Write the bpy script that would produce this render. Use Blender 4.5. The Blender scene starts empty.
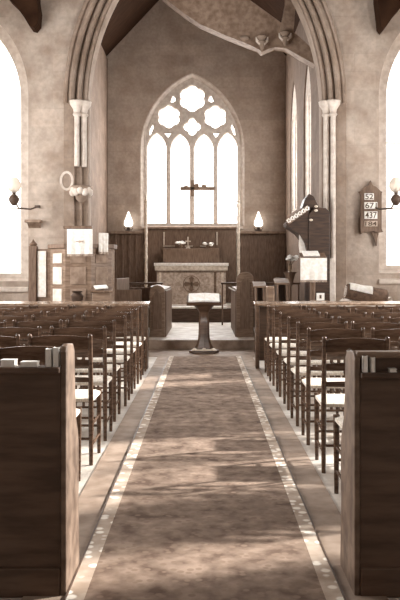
import bpy, bmesh, math, random
from mathutils import Vector, Matrix
random.seed(7)
PI = math.pi
scn = bpy.context.scene
COL = scn.collection
F, VX, VY, H = 800.0, 205.0, 272.0, 1.32

def at(px, py, d):                       # photo position + distance -> point in the church
    return Vector(((px - VX) * d / F, d, H - (py - VY) * d / F))
def X(px, d): return (px - VX) * d / F
def Z(py, d): return H - (py - VY) * d / F

# ------------------------------------------------------------------ materials
def srgb(c):
    g = sum(c[:3])/3; k = 1.12 - .3*min(1, g/200); c = tuple(g+(v-g)*k for v in c[:3])
    return tuple(((v/255)/12.92 if v/255 <= 0.04045 else ((v/255+0.055)/1.055)**2.4) for v in c) + (1.0,)
def mat(name, c1, c2=None, scale=8.0, rough=0.7, bump=0.0, detail=6, stretch=(1,1,1), spec=0.5, lo=0.35, hi=0.65):
    m = bpy.data.materials.new(name); m.use_nodes = True
    nt = m.node_tree; b = nt.nodes['Principled BSDF']
    b.inputs['Roughness'].default_value = rough
    b.inputs['Specular IOR Level'].default_value = spec
    if c2 is None:
        c2 = tuple(min(255, v*1.08) for v in c1)
    tc = nt.nodes.new('ShaderNodeTexCoord'); mp = nt.nodes.new('ShaderNodeMapping')
    mp.inputs['Scale'].default_value = stretch
    nz = nt.nodes.new('ShaderNodeTexNoise'); nz.inputs['Scale'].default_value = scale; nz.inputs['Detail'].default_value = detail
    cr = nt.nodes.new('ShaderNodeValToRGB')
    cr.color_ramp.elements[0].position = lo; cr.color_ramp.elements[1].position = hi
    cr.color_ramp.elements[0].color = srgb(c1); cr.color_ramp.elements[1].color = srgb(c2)
    L = nt.links.new
    L(tc.outputs['Object'], mp.inputs['Vector']); L(mp.outputs['Vector'], nz.inputs['Vector'])
    L(nz.outputs['Fac'], cr.inputs['Fac']); L(cr.outputs['Color'], b.inputs['Base Color'])
    if bump:
        bp = nt.nodes.new('ShaderNodeBump'); bp.inputs['Strength'].default_value = bump; bp.inputs['Distance'].default_value = 0.01
        L(nz.outputs['Fac'], bp.inputs['Height']); L(bp.outputs['Normal'], b.inputs['Normal'])
    return m
def emis(name, c, s):
    m = bpy.data.materials.new(name); m.use_nodes = True
    nt = m.node_tree; b = nt.nodes['Principled BSDF']
    b.inputs['Base Color'].default_value = srgb(c)
    nz = nt.nodes.new('ShaderNodeTexNoise'); nz.inputs['Scale'].default_value = 3
    mx = nt.nodes.new('ShaderNodeValToRGB')
    mx.color_ramp.elements[0].color = srgb(tuple(v*0.96 for v in c)); mx.color_ramp.elements[1].color = srgb(c)
    nt.links.new(nz.outputs['Fac'], mx.inputs['Fac']); nt.links.new(mx.outputs['Color'], b.inputs['Emission Color'])
    b.inputs['Emission Strength'].default_value = s
    return m
def stone(name, c1, c2, bw, bh, rough=0.9, mort=0.9, bump=0.35):   # coursed stone wall with mottling
    m = mat(name, c1, c2, 2.6, rough, 0, 10, lo=.3, hi=.7)
    nt = m.node_tree; b = nt.nodes['Principled BSDF']
    tc = nt.nodes.new('ShaderNodeTexCoord'); sx = nt.nodes.new('ShaderNodeSeparateXYZ'); cx = nt.nodes.new('ShaderNodeCombineXYZ')
    ad = nt.nodes.new('ShaderNodeMath'); ad.operation = 'ADD'
    L = nt.links.new
    L(tc.outputs['Object'], sx.inputs[0]); L(sx.outputs['X'], ad.inputs[0]); L(sx.outputs['Y'], ad.inputs[1])
    L(ad.outputs[0], cx.inputs['X']); L(sx.outputs['Z'], cx.inputs['Y'])
    br = nt.nodes.new('ShaderNodeTexBrick'); br.inputs['Scale'].default_value = 1
    br.inputs['Brick Width'].default_value = bw; br.inputs['Row Height'].default_value = bh
    br.inputs['Mortar Size'].default_value = 0.012; br.inputs['Mortar Smooth'].default_value = 0.5
    br.inputs['Color1'].default_value = (1,1,1,1); br.inputs['Color2'].default_value = (.86,.86,.86,1); br.inputs['Mortar'].default_value = (mort,)*3 + (1,)
    L(cx.outputs[0], br.inputs['Vector'])
    n2 = nt.nodes.new('ShaderNodeTexNoise'); n2.inputs['Scale'].default_value = 14; n2.inputs['Detail'].default_value = 8
    L(tc.outputs['Object'], n2.inputs['Vector'])
    r2 = nt.nodes.new('ShaderNodeValToRGB'); r2.color_ramp.elements[0].position = .3; r2.color_ramp.elements[1].position = .7
    r2.color_ramp.elements[0].color = (.8,.8,.8,1); L(n2.outputs['Fac'], r2.inputs['Fac'])
    src = b.inputs['Base Color'].links[0].from_socket
    m1 = nt.nodes.new('ShaderNodeMix'); m1.data_type = 'RGBA'; m1.blend_type = 'MULTIPLY'; m1.inputs[0].default_value = 1
    m2 = nt.nodes.new('ShaderNodeMix'); m2.data_type = 'RGBA'; m2.blend_type = 'MULTIPLY'; m2.inputs[0].default_value = 1
    L(src, m1.inputs[6]); L(br.outputs['Color'], m1.inputs[7]); L(m1.outputs[2], m2.inputs[6]); L(r2.outputs['Color'], m2.inputs[7])
    L(m2.outputs[2], b.inputs['Base Color'])
    bp = nt.nodes.new('ShaderNodeBump'); bp.inputs['Strength'].default_value = bump; bp.inputs['Distance'].default_value = .02
    L(n2.outputs['Fac'], bp.inputs['Height']); L(bp.outputs['Normal'], b.inputs['Normal'])
    return m

M = {}
M['stone']   = stone('nave_plaster', (176,154,136), (212,194,178), .75, .32)
M['chstone'] = stone('chancel_plaster', (182,159,140), (206,186,169), .6, .28)
M['sidewall'] = stone('shaded_side_plaster', (118,96,80), (144,120,102), .6, .28)  # chancel plaster darkened in the colour, standing in for shade on the side walls
M['arch']    = stone('arch_stone', (146,124,106), (182,161,144), .5, .3)
M['trace']   = mat('tracery_stone', (206,190,176), (228,216,204), 10, .9)
M['floor']   = stone('floor_stone', (200,182,164), (244,234,222), .5, .5, .55, .75, .15)
M['chfloor'] = mat('chancel_floor_stone', (205,190,176), (242,234,224), 5, .6)
M['band']    = mat('kerb_stone', (128,106,88), (160,138,120), 7, .7, .2)
M['dark']    = mat('dark_oak', (66,46,32), (92,70,54), 5, .42, .25, 8, (1,1,6))
M['pew']     = mat('pew_oak', (74,54,40), (100,77,61), 3, .5, .3, 8, (1.5,1,9))
M['pewend']  = mat('pew_end_oak', (88,69,55), (134,112,95), 12, .55, .3, 8)
M['chair']   = mat('chair_wood', (64,46,34), (98,76,61), 9, .26, .1, 8, (1,1,5))
M['rush']    = mat('rush_seat', (198,182,162), (238,228,214), 30, .6, .4, 4, (6,1,1))
M['organ']   = mat('organ_oak', (44,29,19), (72,52,39), 5, .5, .2, 8, (1,1,6))
M['polish']  = mat('polished_oak', (112,90,73), (160,136,116), 12, .2, .05, 8, (1,1,1))
M['oak']     = mat('mid_oak', (112,88,70), (144,120,100), 6, .5, .2, 8, (1,1,5))
M['farwood'] = mat('hazed_far_oak', (98,76,60), (128,104,86), 6, .55, .2, 8, (6,1,1))  # distant oak, its darks lightened in the colour to stand for haze
M['roof']    = mat('roof_board', (40,25,16), (60,41,29), 4, .95, .2, 6, (1,8,1), .1)
M['truss']   = mat('truss_timber', (122,99,82), (158,135,116), 9, .75, .3, 8)
M['cloth']   = mat('white_linen', (236,228,216), (252,248,242), 20, .8, .2)
M['frontal'] = mat('altar_frontal', (172,150,131), (212,193,175), 18, .7, .2, 10)
M['gilt']    = mat('gilt', (206,188,166), (238,224,206), 15, .4)
M['iron']    = mat('wrought_iron', (62,46,36), (84,66,54), 10, .5)
M['brass']   = mat('brass', (120,98,76), (160,138,112), 10, .3)
M['paper']   = mat('page_white', (238,232,222), (252,250,246), 20, .7)
M['ink']     = mat('ink_dark', (84,64,50), (96,76,60), 20, .7)
M['rug']     = mat('rolled_rug', (64,45,33), (100,78,62), 16, .9, .4)
M['flower']  = mat('flower_white', (240,234,224), (255,252,248), 30, .8)
M['leaf']    = mat('leaf_dark', (80,66,50), (110,94,76), 20, .7)
M['glass']   = emis('daylit_glass', (255,252,247), 1.25)
M['eglass']  = emis('daylit_east_glass', (255,253,249), 2.6)
M['flame']   = emis('glowing_shade', (255,250,240), 1.6)
gm = bpy.data.materials.new('clear_globe'); gm.use_nodes = True
gb = gm.node_tree.nodes['Principled BSDF']; gb.inputs['Transmission Weight'].default_value = .7
gb.inputs['Base Color'].default_value = srgb((240,232,222)); gb.inputs['Roughness'].default_value = .3; gb.inputs['IOR'].default_value = 1.15
M['globe'] = gm

# carpet: patterned field and mottled border
def carpet_mat(name, a, b_, c, vs):
    m = mat(name, a, b_, 9, .95, .3, 10); nt = m.node_tree; b = nt.nodes['Principled BSDF']; L = nt.links.new
    tc = nt.nodes.new('ShaderNodeTexCoord'); v = nt.nodes.new('ShaderNodeTexVoronoi'); v.inputs['Scale'].default_value = vs
    L(tc.outputs['Object'], v.inputs['Vector'])
    r = nt.nodes.new('ShaderNodeValToRGB'); r.color_ramp.elements[0].position = .28; r.color_ramp.elements[1].position = .42
    r.color_ramp.elements[0].color = (1,1,1,1); r.color_ramp.elements[1].color = (0,0,0,1)
    L(v.outputs['Distance'], r.inputs['Fac'])
    mx = nt.nodes.new('ShaderNodeMix'); mx.data_type = 'RGBA'; src = b.inputs['Base Color'].links[0].from_socket
    L(r.outputs['Color'], mx.inputs[0]); L(src, mx.inputs[6]); mx.inputs[7].default_value = srgb(c)
    L(mx.outputs[2], b.inputs['Base Color'])
    return m
M['carpet'] = carpet_mat('carpet_field', (92,70,55), (150,127,109), (128,105,88), 22)
M['carpetb'] = carpet_mat('carpet_border', (160,138,118), (190,170,152), (236,226,212), 16)

# ------------------------------------------------------------------ mesh helpers
class MB:
    def __init__(s): s.bm = bmesh.new()
    def box(s, x0, x1, y0, y1, z0, z1, bev=0.0):
        r = bmesh.ops.create_cube(s.bm, size=1)
        vs = r['verts']
        for v in vs:
            v.co = Vector(((x0+x1)/2 + v.co.x*(x1-x0), (y0+y1)/2 + v.co.y*(y1-y0), (z0+z1)/2 + v.co.z*(z1-z0)))
        if bev:
            es = list({e for v in vs for e in v.link_edges})
            bmesh.ops.bevel(s.bm, geom=es, offset=bev, segments=2, affect='EDGES', profile=.5)
        return s
    def obox(s, c, sx, sy, sz, rot, bev=0.0):
        t = MB().box(-sx/2, sx/2, -sy/2, sy/2, -sz/2, sz/2, bev)
        mtx = Matrix.Translation(Vector(c)) @ rot.to_4x4()
        return s.merge(t, mtx)
    def merge(s, t, mtx=Matrix()):
        t.bm.transform(mtx); me = bpy.data.meshes.new('tmp'); t.bm.to_mesh(me); s.bm.from_mesh(me); bpy.data.meshes.remove(me); return s
    def tube(s, pts, r, n=8, caps=True):
        pts = [Vector(p) for p in pts]; rs = r if isinstance(r, (list, tuple)) else [r]*len(pts)
        rings = []
        for i, p in enumerate(pts):
            d = (pts[min(i+1, len(pts)-1)] - pts[max(i-1, 0)]).normalized()
            u = d.cross(Vector((0,0,1)));
            if u.length < .05: u = d.cross(Vector((0,1,0)))
            u.normalize(); w = d.cross(u)
            rings.append([s.bm.verts.new(p + rs[i]*(math.cos(2*PI*k/n)*u + math.sin(2*PI*k/n)*w)) for k in range(n)])
        for a, b in zip(rings, rings[1:]):
            for k in range(n):
                s.bm.faces.new((a[k], a[(k+1)%n], b[(k+1)%n], b[k]))
        if caps:
            s.bm.faces.new(rings[0]); s.bm.faces.new(rings[-1])
        return s
    def lathe(s, prof, c=(0,0,0), n=20):
        c = Vector(c); rings = []
        for r, z in prof:
            r = max(r, .0006)
            rings.append([s.bm.verts.new(c + Vector((r*math.cos(2*PI*k/n), r*math.sin(2*PI*k/n), z))) for k in range(n)])
        for a, b in zip(rings, rings[1:]):
            for k in range(n):
                s.bm.faces.new((a[k], a[(k+1)%n], b[(k+1)%n], b[k]))
        s.bm.faces.new(rings[0]); s.bm.faces.new(rings[-1])
        return s
    def prism(s, poly, axis, a0, a1, bev=0.0):
        """poly: list of 2D; axis 'y': (x,z) extruded in y; 'x': (y,z) in x; 'z': (x,y) in z"""
        f = {'y': lambda p, a: Vector((p[0], a, p[1])), 'x': lambda p, a: Vector((a, p[0], p[1])), 'z': lambda p, a: Vector((p[0], p[1], a))}[axis]
        A = [s.bm.verts.new(f(p, a0)) for p in poly]; B = [s.bm.verts.new(f(p, a1)) for p in poly]
        fs = [s.bm.faces.new(A), s.bm.faces.new(B)]
        n = len(poly)
        for k in range(n): s.bm.faces.new((A[k], A[(k+1)%n], B[(k+1)%n], B[k]))
        if bev:
            es = list({e for f_ in fs for e in f_.edges})
            bmesh.ops.bevel(s.bm, geom=es, offset=bev, segments=2, affect='EDGES', profile=.5)
        return s
    def ball(s, c, r, sz=(1,1,1), sub=2):
        g = bmesh.ops.create_icosphere(s.bm, subdivisions=sub, radius=r)
        for v in g['verts']: v.co = Vector((v.co.x*sz[0], v.co.y*sz[1], v.co.z*sz[2])) + Vector(c)
        return s
    def sweep(s, path, prof, closed=False):
        """path: list of (x,z) in a y-plane; prof: list of (n, y) - n outward normal offset, y depth"""
        rings = []; N = len(path)
        for i, p in enumerate(path):
            a = Vector(path[max(i-1,0)]); b = Vector(path[min(i+1,N-1)]); t = (b-a).normalized(); nrm = Vector((-t.y, t.x))
            rings.append([s.bm.verts.new(Vector((p[0]+nrm.x*q[0], q[1], p[1]+nrm.y*q[0]))) for q in prof])
        m = len(prof)
        for a, b in zip(rings, rings[1:]):
            for k in range(m): s.bm.faces.new((a[k], a[(k+1)%m], b[(k+1)%m], b[k]))
        s.bm.faces.new(rings[0]); s.bm.faces.new(rings[-1])
        return s
    def build(s, name, m, parent=None, smooth=False):
        bmesh.ops.recalc_face_normals(s.bm, faces=s.bm.faces)
        me = bpy.data.meshes.new(name); s.bm.to_mesh(me); s.bm.free()
        me.materials.append(m)
        if smooth:
            for p in me.polygons: p.use_smooth = True
            try: me.set_sharp_from_angle(angle=math.radians(40))
            except Exception: pass
        o = bpy.data.objects.new(name, me); COL.objects.link(o)
        if parent:
            o.parent = parent
            if parent.type == 'EMPTY' or True: o.matrix_parent_inverse = Matrix.Translation(-world_loc(parent))
        return o
def world_loc(o): return o.location.copy()      # parts sit at identity; only a root is moved
def tag(o, label, cat, group=None):
    o['label'] = label; o['category'] = cat
    if group: o['group'] = group
    return o
def thing(name, label, cat, loc=(0,0,0), group=None):
    o = bpy.data.objects.new(name, None); o.empty_display_size = .1; COL.objects.link(o); o.location = loc
    return tag(o, label, cat, group)
def struct(o): o['kind'] = 'structure'; return o

def plate(name, splines, y0, y1, m, parent=None, axis='y', bevel=0.0):
    """flat plate with holes: splines are closed (x,z) outlines; first is the outline"""
    cu = bpy.data.curves.new(name, 'CURVE'); cu.dimensions = '2D'; cu.fill_mode = 'BOTH'; cu.extrude = abs(y1-y0)/2 - bevel
    cu.bevel_depth = bevel; cu.bevel_resolution = 0
    for sp in splines:
        s = cu.splines.new('POLY'); s.points.add(len(sp)-1); s.use_cyclic_u = True
        for k, p in enumerate(sp): s.points[k].co = (p[0], p[1], 0, 1)
    t = bpy.data.objects.new('tmp', cu); COL.objects.link(t)
    dg = bpy.context.evaluated_depsgraph_get(); dg.update()
    me = bpy.data.meshes.new_from_object(t.evaluated_get(dg)); me.name = name
    bpy.data.objects.remove(t); bpy.data.curves.remove(cu)
    if axis == 'y': mt = Matrix(((1,0,0,0),(0,0,1,(y0+y1)/2),(0,1,0,0),(0,0,0,1)))
    else: mt = Matrix(((0,0,1,(y0+y1)/2),(1,0,0,0),(0,1,0,0),(0,0,0,1)))
    me.transform(mt); me.materials.clear(); me.materials.append(m)
    bm = bmesh.new(); bm.from_mesh(me); bmesh.ops.remove_doubles(bm, verts=bm.verts, dist=.0005)
    bmesh.ops.recalc_face_normals(bm, faces=bm.faces); bm.to_mesh(me); bm.free()
    o = bpy.data.objects.new(name, me); COL.objects.link(o)
    if parent: o.parent = parent; o.matrix_parent_inverse = Matrix.Translation(-world_loc(parent))
    return o
def pointed(xl, xr, zb, zs, R, n=14):
    """closed outline of a pointed-arch opening; arcs of radius R springing at zs"""
    half = (xr-xl)/2; ca = (R-half)/R; A = math.acos(max(-1, min(1, ca)))
    pts = [(xl, zb), (xr, zb)]
    for k in range(n+1):
        a = A*k/n; pts.append((xr-R+R*math.cos(a), zs+R*math.sin(a)))
    for k in range(n-1, -1, -1):
        a = A*k/n; pts.append((xl+R-R*math.cos(a), zs+R*math.sin(a)))
    return pts
def foil(cx, cz, r, n, lobe=.42, seg=8, rot=0):
    """outline of an n-foil: round lobes meeting in shallow cusps"""
    N = n*10; dip = .13 if n == 6 else .24
    return [(cx+r*(1-dip*(1-abs(math.cos(n/2*(2*PI*k/N-rot)))))*math.cos(2*PI*k/N), cz+r*(1-dip*(1-abs(math.cos(n/2*(2*PI*k/N-rot)))))*math.sin(2*PI*k/N)) for k in range(N)]

# ================================================================== THE SETTING
WD = 14.0                                   # nave east wall (arch wall) distance
struct(MB().box(-4.9, 4.9, -3.0, WD, -.2, 0).build('floor', M['floor']))
struct(MB().box(-2.75, 2.3, WD, 21.2, -.2, .15).box(-2.05, 2.05, 13.62, WD, -.2, .15).build('floor_chancel', M['chfloor']))
struct(MB().box(-2.06, 2.06, 13.56, 13.63, 0, .165, .008).build('trim_1', M['band']))
struct(MB().box(-4.88, 4.88, 12.42, 13.55, -.1, .006).build('trim_2', M['band']))
struct(MB().box(-.735, -.563, -1, 12.42, -.1, .008).build('trim_3', M['band']))
struct(MB().box(.563, .735, -1, 12.42, -.1, .008).build('trim_4', M['band']))
# sanctuary dais
struct(MB().box(-2.55, 2.1, 19.25, 21.0, .14, .52, .01).build('floor_sanctuary', M['chfloor']))

arch_in = pointed(-2.05, 2.05, 0, 4.24, 4.1, 24)
wl = pointed(-4.86, -3.24, 1.28, 4.4, 1.62)      # north aisle window
wr = pointed(3.19, 4.81, 1.42, 4.4, 1.62)
def grow(xl, xr, zb, zs, R, g, gb): return pointed(xl-g, xr+g, zb-gb, zs, R+g)
outer = [(-5.1,-.2),(-2.6,-.2),(-2.6,0),(2.6,0),(2.6,-.2),(5.1,-.2),(5.1,8.4),(-5.1,8.4)]
big_arch = pointed(-2.42, 2.42, .02, 4.24, 4.47, 24)
struct(plate('wall_east', [[(-5.1,.0),(5.1,.0),(5.1,8.4),(-5.1,8.4)], big_arch, grow(-4.86,-3.24,1.28,4.4,1.62,.17,.12), grow(3.19,4.81,1.42,4.4,1.62,.17,.12)], 13.9, 14.3, M['stone']))
# nested moulded orders of the chancel arch
def open_path(xl, xr, zb, zs, R, n=26):
    p = pointed(xl, xr, zb, zs, R, n); return p[1:] + [p[0]]
inner = open_path(-2.05, 2.05, 4.3, 4.24, 4.1)
mo = MB()
inner_arc = inner[1:-1]
for (n0, n1, y0, y1) in ((0.0,-.10,14.02,14.4), (-.10,-.22,13.95,14.3), (-.22,-.40,13.87,14.2)):
    mo.sweep(inner_arc, [(n0,y0),(n1,y0),(n1,y1),(n0,y1)])
for rr, off, yy in ((.035,-.05,14.0),(.04,-.15,13.93),(.045,-.27,13.87),(.04,-.37,13.87)):
    mo.sweep(inner_arc, [(off+rr*math.cos(2*PI*k/8), yy+rr*math.sin(2*PI*k/8)) for k in range(8)])
# jambs below the springing
for s in (-1, 1):
    for (a, b, y0, y1) in ((2.05,2.15,14.02,14.4),(2.15,2.27,13.95,14.3),(2.27,2.45,13.87,14.2)):
        x0, x1 = sorted((s*a, s*b)); mo.box(x0, x1, y0, y1, 0, 4.26, .01)
struct(mo.build('trim_5', M['arch'], smooth=True))
for i, s in enumerate((-1, 1)):
    sh = MB()
    for xx, yy, rr in ((2.11, 13.93, .05), (2.22, 13.86, .045)):
        zb = 3.15 if s < 0 else 0.05
        sh.lathe([(rr,zb),(rr,4.05)], (s*xx, yy, 0), 14)
        sh.lathe([(rr+.01,4.02),(rr+.03,4.05),(rr+.01,4.08),(rr+.02,4.14),(rr+.075,4.22),(rr+.085,4.28),(rr+.05,4.3)], (s*xx, yy, 0), 14)
        if s > 0: sh.lathe([(rr+.07,0.0),(rr+.07,.25),(rr+.04,.3),(rr+.05,.34),(rr,.4)], (s*xx, yy, 0), 14)
    struct(sh.build('trim_%d' % (6+i), M['trace'], smooth=True))

# aisle windows with splayed reveals
def aisle_window(idx, xl, xr, zb):
    fr = plate('window_%d' % idx, [grow(xl,xr,zb,4.4,1.62,.17,.12), pointed(xl+.02, xr-.02, zb+.02, 4.4, 1.6)], 14.16, 14.26, M['trace']); struct(fr)
    cx = (xl+xr)/2
    b = MB().box(cx-.05, cx+.05, 14.17, 14.25, zb, 5.75)
    b.box(xl+.02, xr-.02, 14.18, 14.24, Z(208,14)-.012, Z(208,14)+.012)
    b.box(xl+.02, xr-.02, 14.18, 14.24, 3.6, 3.62)
    b.build('mullion', M['trace'], fr)
    MB().prism([(p[0],p[1]) for p in pointed(xl, xr, zb, 4.4, 1.62)], 'y', 14.27, 14.285).build('window_glass', M['glass'], fr)
    MB().prism([(14.28,zb),(14.28,zb-.03),(13.86,zb-.3),(13.86,zb-.24)], 'x', xl-.17, xr+.17).build('window_sill', M['trace'], fr)
aisle_window(1, -4.86, -3.24, 1.28)
aisle_window(2, 3.19, 4.81, 1.42)

# nave side walls with openings, and roof
nd = [(2.2,3.5),(5.2,6.5),(8.2,9.5),(11.0,12.3)]
sd_ = [(2.2,3.3),(5.3,5.8),(6.5,8.3),(11.1,12.2)]  # unseen openings, spaced and sized so sun patches fall across the carpet
for nm, x0, ow in (('wall_left', -5.1, nd), ('wall_right', 4.9, sd_)):
    struct(plate(nm, [[(-3,-.2),(14.1,-.2),(14.1,8.4),(-3,8.4)]] + [pointed(a, b, 1.5, 4.2, 1.3*(b-a), 8) for a, b in ow], x0, x0+.2, M['stone'], axis='x'))
for nm, x0, ow in (('window_3', -5.02, nd), ('window_4', 4.98, sd_)):
    bars = MB()
    for a, b in ow:
        if b-a > 1: bars.box(x0, x0+.05, (a+b)/2-.04, (a+b)/2+.04, 1.5, 4.2+(b-a)*.8)
        for zz in (2.1,2.7,3.3,3.9): bars.box(x0+.01, x0+.04, a, b, zz-.02, zz+.02)
    struct(bars.build(nm, M['trace']))
struct(MB().prism([(-5.2,7.9),(0,10.6),(5.2,7.9),(5.2,8.1),(0,10.8),(-5.2,8.1)], 'y', -3.2, 14.3).build('ceiling', M['roof']))
struct(plate('wall_back', [[(-5.1,-.2),(5.1,-.2),(5.1,7.95),(0,10.65),(-5.1,7.95)], pointed(-1.7,1.7,2.6,5.2,3.4,10)], -3.2, -3.0, M['stone']))  # unseen west wall, put in to hold light off the foreground
struct(MB().prism([(-5.1,8.38),(5.1,8.38),(5.1,7.9),(0,10.6),(-5.1,7.9)], 'y', 13.95, 14.25).build('wall_gable', M['stone']))

# chancel
CL, CR = -2.55, 2.1
swin = [(15.85,17.05),(18.25,19.7)]
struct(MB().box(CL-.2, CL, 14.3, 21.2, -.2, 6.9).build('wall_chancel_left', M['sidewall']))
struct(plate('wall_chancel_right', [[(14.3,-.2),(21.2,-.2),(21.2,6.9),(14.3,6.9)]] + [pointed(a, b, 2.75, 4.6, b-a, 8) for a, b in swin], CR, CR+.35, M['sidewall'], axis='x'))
for i, (a, b) in enumerate(swin):
    c = (a+b)/2
    fr = plate('window_%d' % (6+i), [pointed(a, b, 2.75, 4.6, b-a, 8), pointed(a+.05, c-.03, 2.82, 4.6, .6, 6), pointed(c+.03, b-.05, 2.82, 4.6, .6, 6)], CR+.03, CR+.09, M['trace'], axis='x'); struct(fr)
    MB().prism([(p[0],p[1]) for p in pointed(a, b, 2.75, 4.6, b-a, 8)], 'x', CR+.10, CR+.11).build('window_glass', M['glass'], fr)
ex = lambda p: X(p, 21.0)
ez = lambda p: Z(p, 21.0)
S21 = 21.0/F
eL, eR, eB, eS, eRad = ex(144.5), ex(240), ez(226), ez(150), 79*S21
struct(plate('wall_chancel_east', [[(CL-.2,-.2),(CR+.35,-.2),(CR+.35,6.9),((CL+CR)/2,9.6),(CL-.2,6.9)], grow(eL, eR, eB, eS, eRad, .09, .0)], 21.0, 21.4, M['chstone']))
cm = (CL+CR)/2
struct(MB().prism([(CL-.25,6.75),(cm,9.5),(CR+.25,6.75),(CR+.25,6.95),(cm,9.7),(CL-.25,6.95)], 'y', 14.3, 21.4).build('ceiling_chancel', M['roof']))

# east window tracery
holes = []
def lan(x0, x1, yb, ys):
    w = (x1-x0)*S21; return pointed(ex(x0), ex(x1), ez(yb), ez(ys), w*.95, 8)
for a, b, ys in ((145.8,167.3,149),(169.3,190.8,150),(193.2,214.8,150),(216.8,238.8,149)): holes.append(lan(a, b, 224, ys))
for cx, cy, r, n in ((168.8,115.8,12.4,6),(215.4,116,12.4,6),(192.3,97.5,14.2,6),(192.2,126,9.6,4)): holes.append(foil(ex(cx), ez(cy), r*S21, n, .44, 8, PI/2 if n != 4 else 0))
def poly(pts): return [(ex(a), ez(b)) for a, b in pts]
holes += [poly([(172,93),(175.5,95),(177,100),(173,102.5),(168.5,102)]), poly([(212,93),(215.5,101),(211,102.5),(207,100),(208.5,95)]),
          poly([(152.5,120),(154.5,127),(151,135),(147.5,136),(148.5,128)]), poly([(232,120),(236,128),(237,136),(233.5,135),(230,127)]),
          poly([(161.5,131),(173.5,131),(168,138.5)]), poly([(210.5,131),(222.5,131),(216,138.5)])]
w1 = plate('window_5', [pointed(eL-.01, eR+.01, eB-.01, eS, eRad, 24)] + holes, 21.10, 21.3, M['trace'], bevel=.03); struct(w1)
MB().prism(pointed(eL, eR, eB, eS, eRad, 24), 'y', 21.235, 21.25).build('window_glass', M['eglass'], w1)
MB().box(eL-.08, eR+.08, 20.9, 21.2, eB-.09, eB+.0, .015).build('window_sill', M['trace'], w1)
hd = open_path(eL, eR, eB, eS, eRad, 20)
mm = MB(); mm.sweep(hd, [(.01,21.16),(-.09,20.995),(-.12,20.995),(-.12,21.3),(.01,21.3)])  # added pale ring, standing in for the bright halo round the window
mm.build('halo_reveal', M['trace'], w1, True)
# the small crossbar seen against the lights
cb = MB().box(ex(180), ex(215), 21.05, 21.1, ez(190), ez(186.5), .01)
cb.box(ex(191), ex(194), 21.05, 21.1, ez(196), ez(180)).ball((ex(196.5), 21.05, ez(185.5)), .07, (1,.5,.9)).ball((ex(204), 21.05, ez(185.8)), .06, (1.2,.5,.7)).ball((ex(186), 21.05, ez(186.5)), .05, (1.4,.5,.6))
cb.build('crossbar', M['truss'], w1, True)

# ================================================================== NAVE THINGS
# carpet
cr = thing('aisle_carpet', 'long patterned carpet runner laid down the middle of the aisle', 'carpet', (0,7,0))
MB().box(-.482, .482, -1, 12.40, .002, .016).build('field', M['carpet'], cr)
for s in (-1, 1):
    x0, x1 = sorted((s*.482, s*.554)); o = MB().box(x0, x1, -1, 12.40, .002, .017).build('border', M['carpetb'], cr); o['label'] = 'pale mottled border strip'
    x0, x1 = sorted((s*.553, s*.561)); MB().box(x0, x1, -1, 12.40, .002, .02).build('edge_binding', M['dark'], cr)

# ---- chairs
def make_chair(mirror=1):
    root = thing('church_chair', '', 'chair')
    W, D = .41, .37; r = .017
    for s in (-1, 1):
        MB().tube([(s*W/2,0,0),(s*W/2,0,.3),(s*W/2,-.005,.45),(s*W/2,-.035,.885)], [.014,.018,.018,.015], 8).lathe([(.013,.0),(.016,.008),(.012,.018),(.003,.024)], (s*W/2,-.037,.878), 8).build('leg', M['chair'], root, True)
        MB().tube([(s*W/2,D,0),(s*W/2,D,.3),(s*W/2,D,.47)], [.013,.018,.02], 8).build('leg', M['chair'], root, True)
    st = MB()
    for zz in (.13,.27):
        for s in (-1,1): st.tube([(s*W/2,0,zz),(s*W/2,D,zz+.01)], .010, 6)
    st.tube([(-W/2,D,.2),(W/2,D,.2)], .010, 6); st.tube([(-W/2,0,.18),(W/2,0,.18)], .010, 6)
    st.build('stretcher', M['chair'], root, True)
    # rush seat: four triangular bands rising to the edges
    se = MB(); n = 10; grid = []
    for j in range(n+1):
        row = []
        for i in range(n+1):
            u, v = i/n*2-1, j/n*2-1; e = max(abs(u), abs(v))
            wv = .003*math.sin(e*40)
            row.append(se.bm.verts.new((u*(W/2+.012), D/2+v*(D/2+.012), .455+.018*e**2 + wv - (.02 if e > .99 else 0))))
        grid.append(row)
    for j in range(n):
        for i in range(n): se.bm.faces.new((grid[j][i], grid[j][i+1], grid[j+1][i+1], grid[j+1][i]))
    g = se.bm.faces[:]
    ex_ = bmesh.ops.extrude_face_region(se.bm, geom=g)
    for v in [v for v in ex_['geom'] if isinstance(v, bmesh.types.BMVert)]: v.co.z = .435
    se.build('seat', M['rush'], root, True)
    def slat(z0, z1, arch, nm):
        b = MB(); N = 10; ring = []
        for k in range(N+1):
            u = k/N*2-1; x = u*(W/2-.005); y = -.028*(z0-.4)/.45 - .0 - .022*(1-u*u); zt = z1 + arch*(1-u*u)
            ring.append([b.bm.verts.new(p) for p in ((x,y-.008,z0),(x,y+.008,z0),(x,y+.006,zt),(x,y-.01,zt))])
        for a, c in zip(ring, ring[1:]):
            for k in range(4): b.bm.faces.new((a[k], a[(k+1)%4], c[(k+1)%4], c[k]))
        b.bm.faces.new(ring[0]); b.bm.faces.new(ring[-1])
        b.build(nm, M['chair'], root, False)
    slat(.80, .875, .016, 'top_rail'); slat(.68, .72, .01, 'back_slat'); slat(.57, .60, .006, 'back_slat')
    return root
proto = make_chair()
kids = list(proto.children)
ordn = ['nearest', 'second', 'third', 'fourth', 'fifth', 'sixth', 'seventh', 'eighth', 'ninth']
seatn = ['at the carpet edge', 'second from the carpet', 'third from the carpet', 'fourth from the carpet', 'fifth from the carpet']
first = True; rows = {'right': [4.42,5.25,6.08,6.86,7.66,8.46,9.3,10.15], 'left': [4.65,5.47,6.27,7.07,7.87,8.67,9.47,10.25]}
sides = {'right': 1, 'left': -1}
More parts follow.
